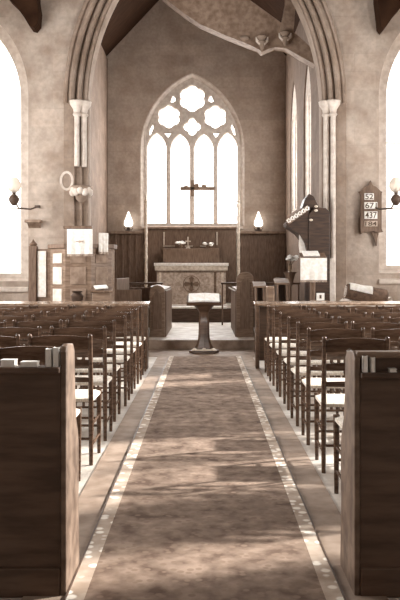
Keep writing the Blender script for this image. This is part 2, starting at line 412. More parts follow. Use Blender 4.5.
for sd, ds in rows.items():
    for ri, d in enumerate(ds):
        k = 0
        while .79 + k*.485 < .25*(d+.1) + (.15 if sd == 'right' else .2) and k < 5:
            if first: o = proto; first = False
            else:
                o = proto.copy(); COL.objects.link(o)
                for c in kids:
                    q = c.copy(); COL.objects.link(q); q.parent = o; q.matrix_parent_inverse = Matrix()
            cx = sides[sd]*(.79 + .205 + k*.485 + random.uniform(-.012,.012))
            o.location = (cx, d + random.uniform(-.03,.03), 0); o.rotation_euler = (0,0,random.uniform(-.02,.02))
            tag(o, 'rush-seated ladder-back chair in the %s row on the %s side, %s' % (ordn[ri], sd, seatn[k]), 'chair', 'church chairs on the %s of the aisle' % sd)
            k += 1
for c in kids: c.matrix_parent_inverse = Matrix()

# ---- long book desks in front of the first rows
def front_desk(xa, xb, label):
    d = 10.95; x0, x1 = sorted((xa, xb)); t = thing('book_desk', label, 'desk', ((x0+x1)/2, d, 0)); zt = Z(303,d)
    MB().box(x0, x1, d+.06, d+.1, .1, zt-.05, .005).build('front_panel', M['dark'], t)
    MB().prism([(d-.12,zt-.03),(d+.12,zt-.0),(d+.12,zt+.02),(d-.12,zt-.005)], 'x', x0-.02, x1+.02, .005).build('book_slope', M['polish'], t)
    for xx in (x0, x1-.05): MB().prism([(d-.1,0),(d+.12,0),(d+.12,zt-.02),(d-.1,zt-.03)], 'x', xx, xx+.05, .008).build('end_panel', M['dark'], t)
front_desk(.69, 3.3, 'long low book desk beyond the front row of chairs on the right')
front_desk(-.78, -3.3, 'long low book desk beyond the front row of chairs on the left')

# ---- foreground pews
def pew(side, d, xe, ztop, zpanel, label, shelf):
    s = side
    t = thing('pew', label, 'pew', (s*(abs(xe)+.8), d, 0))
    xo = s*(abs(xe)+2.0)
    x0, x1 = sorted((s*(abs(xe)+.024), xo))
    bp = MB().box(x0, x1, d, d+.045, 0.09, zpanel-.02)
    bp.box(x0, x1, d-.012, d+.05, 0, .12, .006)
    for k in range(5):
        xx = x0 + (x1-x0)*k/4; bp.box(max(x0,xx-.006), min(x1,xx+.006), d-.005, d, .12, zpanel-.04)
    bp.build('back_panel', M['pew'], t)
    MB().box(x0, x1, d-.03, d+.07, zpanel-.025, zpanel, .006).build('ledge', M['pew'], t)
    if shelf:
        MB().box(x0, x1, d+.03, d+.055, zpanel-.01, ztop-.02).build('upper_panel', M['pew'], t)
        MB().box(x0-.015, x1, d+.0, d+.075, ztop-.026, ztop, .008).build('top_rail', M['oak'], t)
    MB().box(x0, x1, d+.05, d+.31, .42, .455, .008).build('seat', M['pew'], t)
    zt = ztop + (.0 if shelf else .075)
    pr = [(d-.005,0),(d-.005,zt-.03),(d+.01,zt-.008),(d+.04,zt),(d+.17,zt-.01),(d+.21,zt-.04),(d+.22,zt-.2),(d+.24,.68),(d+.30,.62),(d+.33,.55),(d+.32,.45),(d+.31,.3),(d+.33,.08),(d+.34,0)]
    e0, e1 = sorted((xe, s*(abs(xe)+.024)))
    en = MB().prism(pr, 'x', e0, e1, .006).build('end_panel', M['pewend'], t); en['label'] = 'paler pew end facing the aisle'
    return t
pew(-1, 3.25, -.563, .95, .935, 'dark wooden pew with a plain back at the left corner of the photo', False)
pew(1, 3.25, .606, .995, .915, 'dark wooden pew with a raised top rail at the right corner of the photo', True)
def small_book(x, y, z, w, dp, h, label, tilt=0, flat=False):
    t = thing('hymn_book', label, 'book', (x, y, z))
    MB().box(x-w/2+.002, x+w/2-.002, y-dp/2+.002, y+dp/2, z+.001, z+h-.003).build('page_block', M['paper'], t)
    c = MB().box(x-w/2, x-w/2+.002, y-dp/2, y+dp/2, z, z+h).box(x+w/2-.002, x+w/2, y-dp/2, y+dp/2, z, z+h).box(x-w/2, x+w/2, y-dp/2, y-dp/2+.002, z, z+h) if not flat else MB().box(x-w/2, x+w/2, y-dp/2, y+dp/2, z, z+.003).box(x-w/2, x+w/2, y-dp/2, y+dp/2, z+h-.003, z+h)
    c.build('cover', M['paper'], t)
    return t
zl = .935
small_book(X(49.5,3.27), 3.27, zl, .027, .05, .072, 'small white book standing on the left pew back, farther from the aisle')
small_book(X(57,3.27), 3.265, zl, .025, .05, .078, 'small white book standing on the left pew back, against its end panel')
small_book(X(30,3.27), 3.27, zl, .07, .05, .02, 'small pale book lying flat on the left pew back', flat=True)
small_book(X(9,3.27), 3.27, zl, .06, .05, .028, 'small pale book lying flat near the photo edge on the left pew', flat=True)
zr = .915
small_book(X(364.5,3.25), 3.245, zr, .021, .035, .066, 'small white book on the right pew ledge, against its end panel')
small_book(X(372,3.25), 3.245, zr, .019, .035, .06, 'small white book on the right pew ledge, farther from the aisle')
small_book(X(392,3.25), 3.245, zr, .03, .035, .014, 'tiny pale booklet lying on the right pew ledge', flat=True)

# ---- lectern on the aisle axis
lx = X(204,13.0)
t = thing('lectern', 'dark pedestal lectern on a round foot in the middle of the aisle', 'lectern', (lx,13.0,0))
lb = MB().lathe([(.235,0.006),(.245,.02),(.24,.05),(.21,.055)], (lx,13.0,0), 8).build('base', M['dark'], t, True)
for dx in (-.15,0,.15):  # added pale beads and strip, standing in for highlights on the foot
    MB().lathe([(.0,.055),(.035,.06),(.04,.075),(.02,.095),(.0,.1)], (lx+dx,12.86,0), 12).build('boss_or_glint', M['gilt'], lb, True)
MB().box(lx-.2, lx+.2, 12.80, 12.85, .055, .08, .004).build('foot_glint', M['gilt'], lb)
MB().lathe([(.15,.055),(.15,.09),(.115,.16),(.095,.24),(.088,.32),(.085,.5),(.085,.52),(.075,.54),(.075,.66),(.1,.7),(.15,.76),(.2,.8),(.21,.82)], (lx,13.0,0), 8).build('stem', M['dark'], t, True)
rt = Matrix.Rotation(math.radians(22), 3, 'X')
MB().obox((lx,13.0,.86), .56, .36, .03, rt, .006).build('desk', M['dark'], t)
MB().obox((lx,12.83,.81), .56, .02, .05, rt, .004).build('book_stop', M['dark'], t)
bk = thing('open_book', 'open white book lying on the lectern in the aisle', 'book', (lx,13.0,.88))
for s in (-1,1): MB().obox((lx+s*.125,13.0-.01,.905), .25, .30, .035, Matrix.Rotation(math.radians(22),3,'X') @ Matrix.Rotation(s*.05,3,'Y'), .008).build('page_block', M['paper'], bk)

# ---- pulpit (left)
pc = Vector((X(83,13.25), 13.25, 0)); pR = .54
def octa(r, z0, z1, m, nm, par, a0=PI/8, n=8, c=None):
    c = c or pc
    return MB().prism([(c.x+r*math.cos(a0+2*PI*k/n), c.y+r*math.sin(a0+2*PI*k/n)) for k in range(n)], 'z', z0, z1, .008).build(nm, m, par)
t = thing('pulpit', 'octagonal panelled wooden pulpit by the left side of the arch', 'pulpit', (pc.x, pc.y, 0))
octa(.40, 0, .62, M['oak'], 'pedestal', t); bd = octa(pR, .62, 1.74, M['oak'], 'body', t)
octa(pR+.04, .6, .68, M['farwood'], 'plinth_moulding', t); octa(pR+.045, 1.70, 1.77, M['farwood'], 'cornice', t)
for k in range(4, 8):                                     # facet panels towards the nave
    a = -PI/2 + (k-5.5)*PI/4 - PI/8 + PI/8
    a = PI + PI/4*(k-4) + 0.0
    n_ = Vector((math.cos(a), math.sin(a), 0)); c = pc + n_*(pR*math.cos(PI/8)+.004)
    rot = Matrix.Rotation(a+PI/2, 3, 'Z')
    p = MB()
    for z0, z1 in ((.78,1.05),(1.12,1.40),(1.46,1.62)): p.obox((c.x,c.y,(z0+z1)/2), .25, .02, z1-z0, rot, .006)
    q = p.build('panel', M['trace'] if k == 5 else M['truss'], bd)
MB().box(pc.x-.22, pc.x+.24, 12.62, 12.72, Z(229,12.7), Z(226,12.7), .01).build('book_rest', M['farwood'], t)
MB().tube([(pc.x,12.68,Z(229,12.7)),(pc.x,12.74,1.76)], .02).build('rest_bracket', M['farwood'], t)
def cloth(name, label, x0, x1, ybase, ztop, zbot, rot=0, fringe=True, emblem=True):
    cx = (x0+x1)/2; t = thing(name, label, 'cloth', (cx, ybase, zbot)); n = 16
    b = MB(); top = []; R = Matrix.Rotation(rot,3,'Z')
    def pt(u, z, off=0): v = R @ Vector((u*(x1-x0)/2, -.012*math.cos(u*9)*(ztop-z)/(ztop-zbot+.001) - off, 0)); return Vector((cx+v.x, ybase+v.y, z))
    gr = [[b.bm.verts.new(pt(i/n*2-1, ztop+(zbot-ztop)*j/8)) for i in range(n+1)] for j in range(9)]
    for j in range(8):
        for i in range(n): b.bm.faces.new((gr[j][i], gr[j][i+1], gr[j+1][i+1], gr[j+1][i]))
    r = bmesh.ops.extrude_face_region(b.bm, geom=b.bm.faces[:])
    for v in [v for v in r['geom'] if isinstance(v, bmesh.types.BMVert)]: v.co += R @ Vector((0,.012,0))
    b.build('fall', M['cloth'], t, True)
    if fringe:
        f = MB()
        for i in range(28):
            u = (i+.5)/28*2-1; p = pt(u, zbot); f.tube([p, p+Vector((random.uniform(-.003,.003),0,-.035))], .005, 4)
        f.build('fringe', M['frontal'], t)
    if emblem:
        zc = (ztop+zbot)/2; p = pt(0, zc, .012)
        e = MB().prism([(p.x+.085*math.cos(a)*(1 if k%2 else .6), zc+.02*math.sin(a)*(1 if k%2 else .6)) for k, a in enumerate([2*PI*j/12 for j in range(12)])], 'y', p.y-.004, p.y+.004)
        e.build('emblem', M['frontal'], t)
    return t
cloth('pulpit_fall', 'white embroidered cloth hanging from the book rest of the pulpit', X(67,12.6), X(92.5,12.6), 12.6, Z(229,12.6), Z(254,12.6))
cloth('pulpit_fall', 'narrow white cloth hanging on the right-hand face of the pulpit', X(98.5,12.85), X(109.5,12.85), 12.83, Z(233,12.85), Z(252,12.85), .7, True, False)
# pulpit stair side with pale panel
t = thing('pulpit_stair', 'dark stair enclosure with a pale panel left of the pulpit', 'stair', (X(40,13.5),13.5,0))
MB().box(X(29,13.4), X(37,13.4), 13.35, 13.5, 0, Z(246,13.4), .01).lathe([(.05,0),(.07,.03),(.03,.07),(.0,.12)], (X(33,13.4),13.42,Z(246,13.4)), 10).build('newel_post', M['farwood'], t)
MB().box(X(37,13.4), X(52,13.4), 13.4, 13.47, 0, Z(249,13.4), .005).build('side_panel', M['oak'], t)
MB().box(X(37.5,13.38), X(46,13.38), 13.38, 13.4, Z(297,13.4), Z(251,13.4), .004).build('inset_panel', M['cloth'], t)
for k in range(4): MB().box(X(37,13.5), X(52,13.5), 13.48, 13.75, .0, .25*(k+1)-.04*k, .005).build('tread', M['oak'], t) if k == 3 else None
# wall ledge, oval plaque, corbel head
tag(MB().box(X(26,13.85), X(42,13.85), 13.72, 13.9, Z(223,13.85), Z(220,13.85), .01).prism([(13.9,Z(223,13.85)),(13.78,Z(223,13.85)),(13.9,Z(228,13.85))],'x',X(28,13.85),X(40,13.85)).build('wall_shelf', M['truss']), 'small dark shelf bracketed on the left pier above the pulpit stair', 'shelf')
t = thing('wall_plaque', 'oval stone plaque with a raised rim on the left pier', 'plaque', (X(67,13.9),13.88,Z(181,13.9)))
rim = MB(); cxp, czp = X(67,13.9), Z(181,13.9)
pp = [(cxp+.1*math.cos(a), czp+.15*math.sin(a)) for a in [2*PI*k/24 for k in range(25)]]
rim.sweep(pp, [(-.02,13.9),(-.02,13.86),(.02,13.86),(.02,13.9)]); rim.build('rim', M['trace'], t, True)
MB().prism(pp[:-1], 'y', 13.875, 13.9).build('tablet', M['arch'], t)
t = thing('carved_corbel', 'carved stone corbel with leaves carrying the left arch shaft', 'corbel', (-2.14,13.8,Z(196,13.9)))
cb = MB().lathe([(.03,0),(.09,.06),(.12,.16),(.17,.24),(.19,.28),(.15,.3)], (-2.14,13.85,Z(203,13.9)), 14)
cb.build('bracket', M['arch'], t, True)
for a in range(7):
    an = PI + PI*a/6
    MB().ball((-2.14+.15*math.cos(an), 13.83+.12*math.sin(an), Z(193,13.9)+.03*(a%2)), .055, (1,1,1.3)).build('leaf', M['trace'], t, True)

# ---- right: organ case, reading desk, hymn board, post, rolled rug
od = 13.2
t = thing('organ_case', 'dark wooden organ case with a coved overhang beside the right arch jamb', 'organ', (X(318,od),od+.3,0))
P = lambda x, y: (X(x,od), Z(y,od))
MB().prism([P(309,300)[0:1]+(0,), P(330,300)[0:1]+(0,), P(330,212), P(326,208), P(316,207), P(312,211), P(309,214)], 'y', od, 13.8, .01).build('case', M['organ'], t)
MB().prism([P(309,206), P(286,223), P(287,226), P(292,229), P(299,233), P(304,240), P(307,249), P(309,262)], 'y', od+.02, 13.75, .008).build('coved_overhang', M['organ'], t)
bl = MB()
a, b = Vector(P(285.5,219.5)), Vector(P(307.5,205)); dr = (b-a).normalized(); nr = Vector((dr.y,-dr.x))
bl.prism([tuple(a), tuple(b), tuple(b+nr*.085), tuple(a+nr*.1)], 'y', od-.0, od+.04)
bp_ = bl.build('carved_band', M['oak'], t)
for k in range(6):
    c = a + dr*((k+.5)/6*(b-a).length) + nr*.045
    pts = [(c.x+.042*math.cos(q)*(1.0 if j%2 else .75), c.y+.04*math.sin(q)*(1.0 if j%2 else .75)) for j, q in enumerate([2*PI*j/10 for j in range(10)])]
    hole = [(c.x+.014*math.cos(q), c.y+.02*math.sin(q)) for q in [2*PI*j/8 for j in range(8)]]
    plate('scroll_ornament', [pts, hole], od-.02, od, M['cloth'], bp_)
MB().prism([P(309,214), P(303,207), P(306,198), P(310,193), P(315,196), P(320,207)], 'y', od+.1, 13.7, .01).build('crest', M['organ'], t)
for x, y in ((316,206.5),(316,210.5),(311,220),(286.5,202)):
    MB().ball((X(x,od), od-.01, Z(y,od)), .024 if x > 300 else .045, (1.3,.6,.9)).build('knob', M['gilt'], t, True) if x > 300 else None
MB().prism([P(300,234), P(305,243), P(308,256), P(308.5,258), P(301,258), P(299.5,245)], 'y', od+.1, od+.12).build('pale_backboard', M['cloth'], t)
# dark pipes rising behind
pb = MB()
for k, px in enumerate((299,301.5,314,318,322)):
    MB().lathe([(.02,Z(215,13.7)),(.045,Z(211,13.7)),(.045,Z(150+k*6,13.7)),(.04,Z(149+k*6,13.7))], (X(px,13.6),13.6,0), 12).build('organ_pipe', M['oak'], t, True) if k < 0 else None
pb.bm.free()
t = thing('reading_desk', 'wooden reading desk in front of the organ case', 'desk', (X(313,12.9),12.9,0))
MB().lathe([(.2,0),(.2,.05),(.06,.12),(.045,.2),(.045,1.3),(.1,1.4)], (X(313,12.9),12.95,0), 10).build('pedestal', M['farwood'], t, True)
MB().obox((X(313,12.9),12.93,Z(256.5,12.9)), .42, .34, .03, Matrix.Rotation(math.radians(18),3,'X'), .005).build('desk_top', M['farwood'], t)
t2 = thing('open_book', 'pale open book on the reading desk in front of the organ case', 'book', (X(311,12.9),12.9,Z(255,12.9)))
MB().obox((X(311,12.9),12.93,Z(254.3,12.9)+.012), .26, .22, .03, Matrix.Rotation(math.radians(18),3,'X'), .005).build('page_block', M['paper'], t2)
cloth('desk_fall', 'white fringed cloth hanging on the front of the reading desk', X(300.5,12.74), X(327,12.74), 12.74, Z(258,12.74), Z(280,12.74), 0, True, False)
# hymn board
hd_ = 13.84; q = lambda x, y: (X(x,hd_), Z(y,hd_))
t = thing('hymn_board', 'dark gothic hymn board with number cards on the right pier', 'hymn board', (X(370,hd_),hd_,Z(215,hd_)))
pl = [q(360,232), q(361,194), q(358.5,192), q(362,190.5), q(365,187), q(369,185.5), q(370.5,180.5), q(372,185.5), q(376,187), q(379,190.5), q(382,192), q(381,194), q(381,229), q(383,232), q(378,233), q(373,231), q(364,232), q(361,234)]
MB().prism(pl, 'y', hd_-.03, hd_+.05, .006).build('board', M['farwood'], t)
MB().prism([q(371,232), q(379,232), q(377.5,238), q(376.8,246), q(375.8,246), q(374.5,238)], 'y', hd_-.0, hd_+.03, .004).build('pendant', M['farwood'], t)
rowsn = [('52', 193.5, 200), ('671', 202.3, 209), ('437', 211.5, 219), ('184', 221, 226.5)]
for s_, y0, y1 in rowsn:
    x0 = 364; x1 = x0 + (9.5 if len(s_) == 2 else 13)
    rp = MB().box(X(x0,hd_), X(x1,hd_), hd_-.04, hd_-.03, Z(y1,hd_), Z(y0,hd_), .002).build('number_card', M['paper'] if s_ != '184' else M['frontal'], t)
    cu = bpy.data.curves.new('txt', 'FONT'); cu.body = s_; cu.size = (y1-y0)*hd_/F*1.25; cu.extrude = .003; cu.align_x = 'CENTER'; cu.offset = .001; cu.space_character = 1.0
    to = bpy.data.objects.new('txt', cu); COL.objects.link(to)
    dg = bpy.context.evaluated_depsgraph_get(); dg.update(); me = bpy.data.meshes.new_from_object(to.evaluated_get(dg)); bpy.data.objects.remove(to)
    xs = [v.co.x for v in me.vertices]; ys = [v.co.y for v in me.vertices]
    sx = (x1-x0-1.6)*hd_/F/(max(xs)-min(xs)); sy = (y1-y0-1.2)*hd_/F/(max(ys)-min(ys))
    cxx, cyy = (max(xs)+min(xs))/2, (max(ys)+min(ys))/2
    for v in me.vertices:
        v.co = Vector((X((x0+x1)/2,hd_)+(v.co.x-cxx)*sx, hd_-.042+v.co.z, (Z(y0,hd_)+Z(y1,hd_))/2+(v.co.y-cyy)*sy))
    me.materials.clear(); me.materials.append(M['ink']); no = bpy.data.objects.new('numerals', me); COL.objects.link(no)
    no.parent = rp
# pale board leaning against the right pier
tag(MB().box(X(328,13.5), X(335,13.5), 13.45, 13.52, 0, Z(262,13.5), .012).ball((X(331.5,13.5),13.485,Z(262,13.5)), .06, (1,.6,1.2)).build('wooden_post', M['trace']), 'pale upright wooden post between the organ case and the rolled rug', 'post')
# table with white cloth and rolled rug
t = thing('side_table', 'low table heaped with a crumpled pale cloth below the hymn board', 'table', (X(367,12.4),12.4,0))
MB().box(X(343,12.4), X(394,12.4), 12.2, 12.8, Z(308,12.4)-.03, Z(308,12.4), .006).build('tabletop', M['oak'], t)
for xx in (X(345,12.4), X(392,12.4)):
    for yy in (12.25, 12.75): MB().tube([(xx,yy,0),(xx,yy,Z(308,12.4)-.03)], .025).build('leg', M['oak'], t)
zt = Z(308,12.4)
c_ = MB(); n = 24; gg = []
for j in range(9):
    gg.append([c_.bm.verts.new((X(342+ i/n*50,12.4), 12.16+j*.075, zt+.015 + .05*max(0,math.sin(i*1.7+j*1.3)) + .06*max(0,math.sin(i*.6)) + (.05 if 2<j<7 else 0))) for i in range(n+1)])
for j in range(8):
    for i in range(n): c_.bm.faces.new((gg[j][i], gg[j][i+1], gg[j+1][i+1], gg[j+1][i]))
r_ = bmesh.ops.extrude_face_region(c_.bm, geom=c_.bm.faces[:])
for v in [v for v in r_['geom'] if isinstance(v, bmesh.types.BMVert)]: v.co.z = zt+.002
tag(c_.build('crumpled_cloth', M['trace'], None, True), 'crumpled pale cloth spread on the low table under the rolled rug', 'cloth')
a = at(346,291,12.4); b = at(387,298,12.4)
t = thing('rolled_rug', 'dark rolled-up rug lying on the pale cloth below the hymn board', 'rug', tuple((a+b)/2))
rr = MB().tube([a, a+(b-a)*.02, a+(b-a)*.5, b-(b-a)*.04, b], [.105,.12,.132,.13,.09], 18); rr.build('roll', M['rug'], t, True)
sp = MB(); dv = (b-a).normalized(); u_ = dv.cross(Vector((0,0,1))).normalized(); w_ = dv.cross(u_)
sp.tube([a - dv*.006 + (.01+.0065*k*.5)*(math.cos(k*.55)*u_+math.sin(k*.55)*w_) for k in range(32)], .006, 5)
sp.build('spiral_end', M['trace'], t)
wp = MB(); ring = []
for i in range(9):
    p = a + (b-a)*(.05+.55*i/8); ring.append([wp.bm.verts.new(p + (.137+.004*math.sin(i))*(math.cos(th)*u_ - math.sin(th)*w_ ) ) for th in [math.radians(15+k*13-i*1) for k in range(9)]])
for A_, B_ in zip(ring, ring[1:]):
    for k in range(8): wp.bm.faces.new((A_[k], A_[k+1], B_[k+1], B_[k]))
bmesh.ops.solidify(wp.bm, geom=wp.bm.faces[:], thickness=.006)
tag(wp.build('draped_cloth', M['cloth'], None, True), 'white cloth draped over the left half of the rolled rug', 'cloth')

# ---- wall lamps
def wall_lamp(px, py, side, label):
    d = 13.35; c = at(px, py, d)
    t = thing('wall_lamp', label, 'lamp', (c.x, 13.86, c.z-.12))
    xw = c.x + side*-.0
    MB().tube([(xw+ -side*.28,13.9,c.z-.1),(xw-side*.2,13.7,c.z-.16),(c.x-side*.05,13.45,c.z-.16),(c.x,d,c.z-.02)], .014).lathe([(.05,-.02),(.05,.02)], (xw-side*.28,13.88,c.z-.1), 10).build('bracket_arm', M['iron'], t, True)
    MB().lathe([(.0,-.13),(.035,-.12),(.08,-.06),(.09,-.01),(.06,.04),(.03,.06),(.035,.09)], c, 16).build('oil_bowl', M['iron'], t, True)
    MB().lathe([(.03,.09),(.08,.12),(.115,.19),(.11,.26),(.07,.32),(.05,.345),(.046,.345),(.066,.318),(.105,.258),(.11,.19),(.076,.124),(.026,.095)], c, 18).build('glass_globe', M['globe'], t, True)
    MB().lathe([(.012,.06),(.03,.1),(.012,.16)], c, 8).build('burner', M['brass'], t, True)
wall_lamp(14, 198, -1, 'oil lamp with a glass globe on a bracket before the left window')
wall_lamp(396, 198, 1, 'oil lamp on a bracket before the right window')

# ---- dark roof braces on the nave wall
def brace(pts, label):
    tag(MB().prism([(X(a,13.6), Z(b,13.6)) for a, b in pts], 'y', 13.55, 13.9, .015).build('roof_brace', M['roof']), label, 'roof timber')
brace([(8,-2),(16,6),(24,17),(30,27),(34,28),(38,23),(39,10),(37,-2),(37,-110),(-50,-110)], 'dark timber roof brace at the top left above the window')
brace([(377,-2),(379,14),(380,26),(383,30),(388,24),(394,15),(402,6),(440,-60),(440,-110),(376,-110)], 'dark timber roof brace at the top right above the window')

# ---- chancel truss
td = 15.2
t = thing('roof_truss', 'carved timber truss crossing the upper right of the chancel arch', 'roof truss', (X(262,td),td,Z(30,td)))
def tp(pts): return [(X(a,td), Z(b,td)) for a, b in pts]
MB().prism(tp([(120,-42),(150,-14),(168,1),(185,14),(200,24),(225,35),(250,45),(258,48),(262,52),(268,49),(275,46),(286,47),(300,56),(322,68),(345,80),(345,70),(322,60),(300,37),(275,18),(250,0),(200,-42)]), 'y', td, td+.3, .02).build('principal_beam', M['truss'], t)
MB().prism(tp([(286,-40),(287,0),(284,12),(281,24),(278,36),(282,42),(289,44),(293,38),(294,24),(295,8),(293,-40)]), 'y', td-.04, td+.3, .02).build('strut', M['truss'], t)
for px, py in ((262,40),(285,36)):
    MB().lathe([(.0,-.15),(.03,-.13),(.05,-.06),(.09,.0),(.05,.03),(.1,.1),(.06,.13)], at(px, py+2, td-.1), 10).build('boss_or_glint', M['arch'], t, True)
    for s in (-1,1): MB().tube([at(px+s*1.5,py+4,td-.12), at(px+s*5,py+1,td-.1), at(px+s*6,py-3,td-.1)], [.035,.03,.01], 6).build('leaf', M['trace'], t, True)
MB().ball(at(245,38,td-.04), .07, (1.4,.6,.7)).build('boss_or_glint', M['arch'], t, True)

# ================================================================== CHANCEL THINGS
# choir stalls
def stall(side, x0, x1, ztop, label):
    t = thing('choir_stall', label, 'stall', ((x0+x1)/2, 14.4, .15))
    xc = (x0+x1)/2; w = (x1-x0)/2
    pr = [(xc-w,.15),(xc+w,.15),(xc+w,ztop-.12)] + [(xc+w*math.cos(a), ztop-.12+.12*math.sin(a)) for a in [PI*k/10 for k in range(1,10)]] + [(xc-w,ztop-.12)]
    MB().prism(pr, 'y', 14.35, 14.43, .012).build('end_panel', M['oak'], t)
    MB().prism([(xc-w*.6,.3),(xc+w*.6,.3),(xc+w*.6,ztop-.2),(xc,ztop-.08),(xc-w*.6,ztop-.2)], 'y', 14.335, 14.35, .004).build('carved_panel', M['farwood'], t)
    xi = x0 if side > 0 else x1
    MB().box(xi-.02, xi+.02, 14.43, 16.9, .15, .98, .004).build('desk_front', M['farwood'], t)
    MB().prism([(x0,.98),(x1,1.03),(x1,1.06),(x0,1.01)] if side > 0 else [(x0,1.03),(x1,.98),(x1,1.01),(x0,1.06)], 'y', 14.43, 16.9).build('book_slope', M['farwood'], t)
    xs0, xs1 = (x1+.15, x1+.6) if side > 0 else (x0-.6, x0-.15)
    MB().box(xs0, xs1, 14.5, 16.9, .55, .6, .006).build('bench_seat', M['farwood'], t)
    xb = xs1 if side > 0 else xs0-.05
    MB().box(xb, xb+.05, 14.5, 16.9, .15, 1.2, .006).build('back_panel', M['farwood'], t)
    MB().box(min(xs0,xb), max(xs1,xb+.05), 14.45, 14.5, .15, 1.0, .01).build('bench_end', M['farwood'], t)
    MB().box(min(xs0,xb), max(xs1,xb+.05), 16.9, 16.95, .15, 1.0, .01).build('bench_end', M['farwood'], t)
stall(-1, X(149.5,14.4), X(165,14.4), Z(285,14.4), 'dark choir stall with its end panel on the left of the chancel step')
stall(1, X(236.5,14.4), X(253.5,14.4), Z(272,14.4), 'dark choir stall with a taller round-topped end on the right of the chancel step')
bk = thing('open_book', 'white open book tilted on the right choir stall', 'book', (X(232,14.6),14.6,Z(292,14.6)))
MB().obox((X(232.5,14.6)+.02,14.6,Z(290,14.6)), .2, .12, .025, Matrix.Rotation(math.radians(28),3,'Y'), .004).build('page_block', M['paper'], bk)
MB().tube([(X(236.5,14.6)+.03,14.6,.99),(X(233.5,14.6),14.6,Z(291.5,14.6))], .01, 6).build('book_bracket', M['iron'], bk)
# altar rails
def rail(xa, xb, label):
    t = thing('altar_rail', label, 'rail', ((xa+xb)/2, 17.6, .15)); zt = Z(282.5,17.6)
    MB().box(xa, xb, 17.55, 17.65, zt-.04, zt, .01).build('handrail', M['dark'], t)
    n = max(3, int((xb-xa)/.22))
    for k in range(n+1):
        xx = xa+.03+(xb-xa-.06)*k/n; MB().tube([(xx,17.6,.15),(xx,17.6,zt-.04)], .018, 6).build('baluster', M['farwood'], t)
rail(-2.54, X(163,17.6), 'dark altar rail on the left side of the chancel')
rail(X(221,17.6), 2.09, 'dark altar rail on the right side of the chancel')
# communion kneeler
t = thing('kneeler_bench', 'long low dark kneeling bench with a pale top before the altar', 'kneeler', (X(196,18.7),18.7,.15))
MB().box(X(160,18.7), X(232,18.7), 18.62, 18.9, .15, .47, .01).build('frame', M['dark'], t)
MB().box(X(165,18.7), X(227,18.7), 18.58, 18.92, .47, .515, .012).build('cushion', M['cloth'], t)
# altar
ad = 19.8; aL, aR = X(156,ad), X(226.5,ad); az = .52
t = thing('altar', 'wide altar dressed with a patterned frontal and white top below the east window', 'altar', ((aL+aR)/2, 20.15, az))
MB().box(aL+.03, aR-.03, ad+.03, 20.6, az, Z(266,ad), .01).build('body', M['oak'], t)
MB().box(aL-.05, aR+.05, ad-.04, 20.65, Z(266,ad), Z(263,ad), .01).build('linen_top', M['cloth'], t)
sf = MB().box(aL-.03, aR+.03, ad-.02, ad+.02, Z(270.5,ad), Z(266,ad), .004).build('superfrontal', M['gilt'], t)
f = MB()
for k in range(60): xx = aL-.02+(aR-aL+.04)*k/59; f.tube([(xx,ad-.01,Z(270.5,ad)),(xx,ad-.01,Z(272.5,ad))], .008, 4)
f.build('fringe', M['farwood'], sf)
fr = MB().box(aL+.02, aR-.02, ad+.0, ad+.03, az, Z(270,ad)).build('frontal', M['frontal'], t)
for xx in (aL+.1, aR-.28, aR-.1): MB().box(xx-.03, xx+.03, ad-.008, ad+.002, az+.02, Z(272,ad)).build('orphrey', M['gilt'] if xx != aR-.28 else M['oak'], fr)
cx, cz = X(191.5,ad), Z(284,ad)
e = MB()
for k in range(4):
    a = k*PI/2; e.prism([(cx+.02*math.cos(a+PI/2), cz+.02*math.sin(a+PI/2)), (cx+.15*math.cos(a)+.06*math.cos(a+PI/2), cz+.15*math.sin(a)+.06*math.sin(a+PI/2)), (cx+.19*math.cos(a), cz+.19*math.sin(a)), (cx+.15*math.cos(a)-.06*math.cos(a+PI/2), cz+.15*math.sin(a)-.06*math.sin(a+PI/2)), (cx-.02*math.cos(a+PI/2), cz-.02*math.sin(a+PI/2))], 'y', ad-.012, ad+.002)
ring = [(cx+.2*math.cos(a_), cz+.2*math.sin(a_)) for a_ in [2*PI*k/24 for k in range(25)]]
e.sweep(ring, [(-.008,ad-.008),(.008,ad-.008),(.008,ad+.002),(-.008,ad+.002)])
e.build('embroidered_cross', M['oak'], fr)
# reredos
t = thing('reredos', 'dark panelled reredos behind the altar with thin gilt framing', 'reredos', (X(191,20.8),20.8,.52))
MB().box(X(147,20.7), X(236,20.7), 20.7, 20.95, .52, Z(229,20.7), .01).build('panel', M['farwood'], t)
MB().box(X(145,20.65), X(238,20.65), 20.62, 20.95, Z(229,20.7), Z(227,20.7), .01).build('cornice', M['truss'], t)
for xx in (164,217): MB().box(X(xx,20.7)-.015, X(xx,20.7)+.015, 20.67, 20.7, Z(245,20.7), Z(232,20.7)).build('gilt_strip', M['gilt'], t)
for a_, b_ in ((163,175),(185,193),(200,206)): MB().box(X(a_,20.7), X(b_,20.7), 20.67, 20.7, Z(246.5,20.7), Z(245.7,20.7)).build('gilt_strip', M['gilt'], t)
gs = 20.45; gz = Z(257,gs)
tag(MB().box(X(163,gs), X(219,gs), 20.35, 20.68, Z(262.5,gs)-.02, Z(248.5,gs), .01).build('altar_shelf', M['farwood']), 'dark shelf behind the altar holding the flowers and cross', 'shelf')
cxx = X(188,gs); zb = Z(248.5,gs)
tag(MB().lathe([(.06,0),(.05,.03),(.015,.05),(.012,.09)], (cxx,gs,zb), 8).box(cxx-.014,cxx+.014,gs-.01,gs+.01,zb+.05,zb+.3).box(cxx-.07,cxx+.07,gs-.01,gs+.01,zb+.17,zb+.2).build('altar_cross', M['gilt']), 'small pale cross standing between the altar flowers', 'cross')
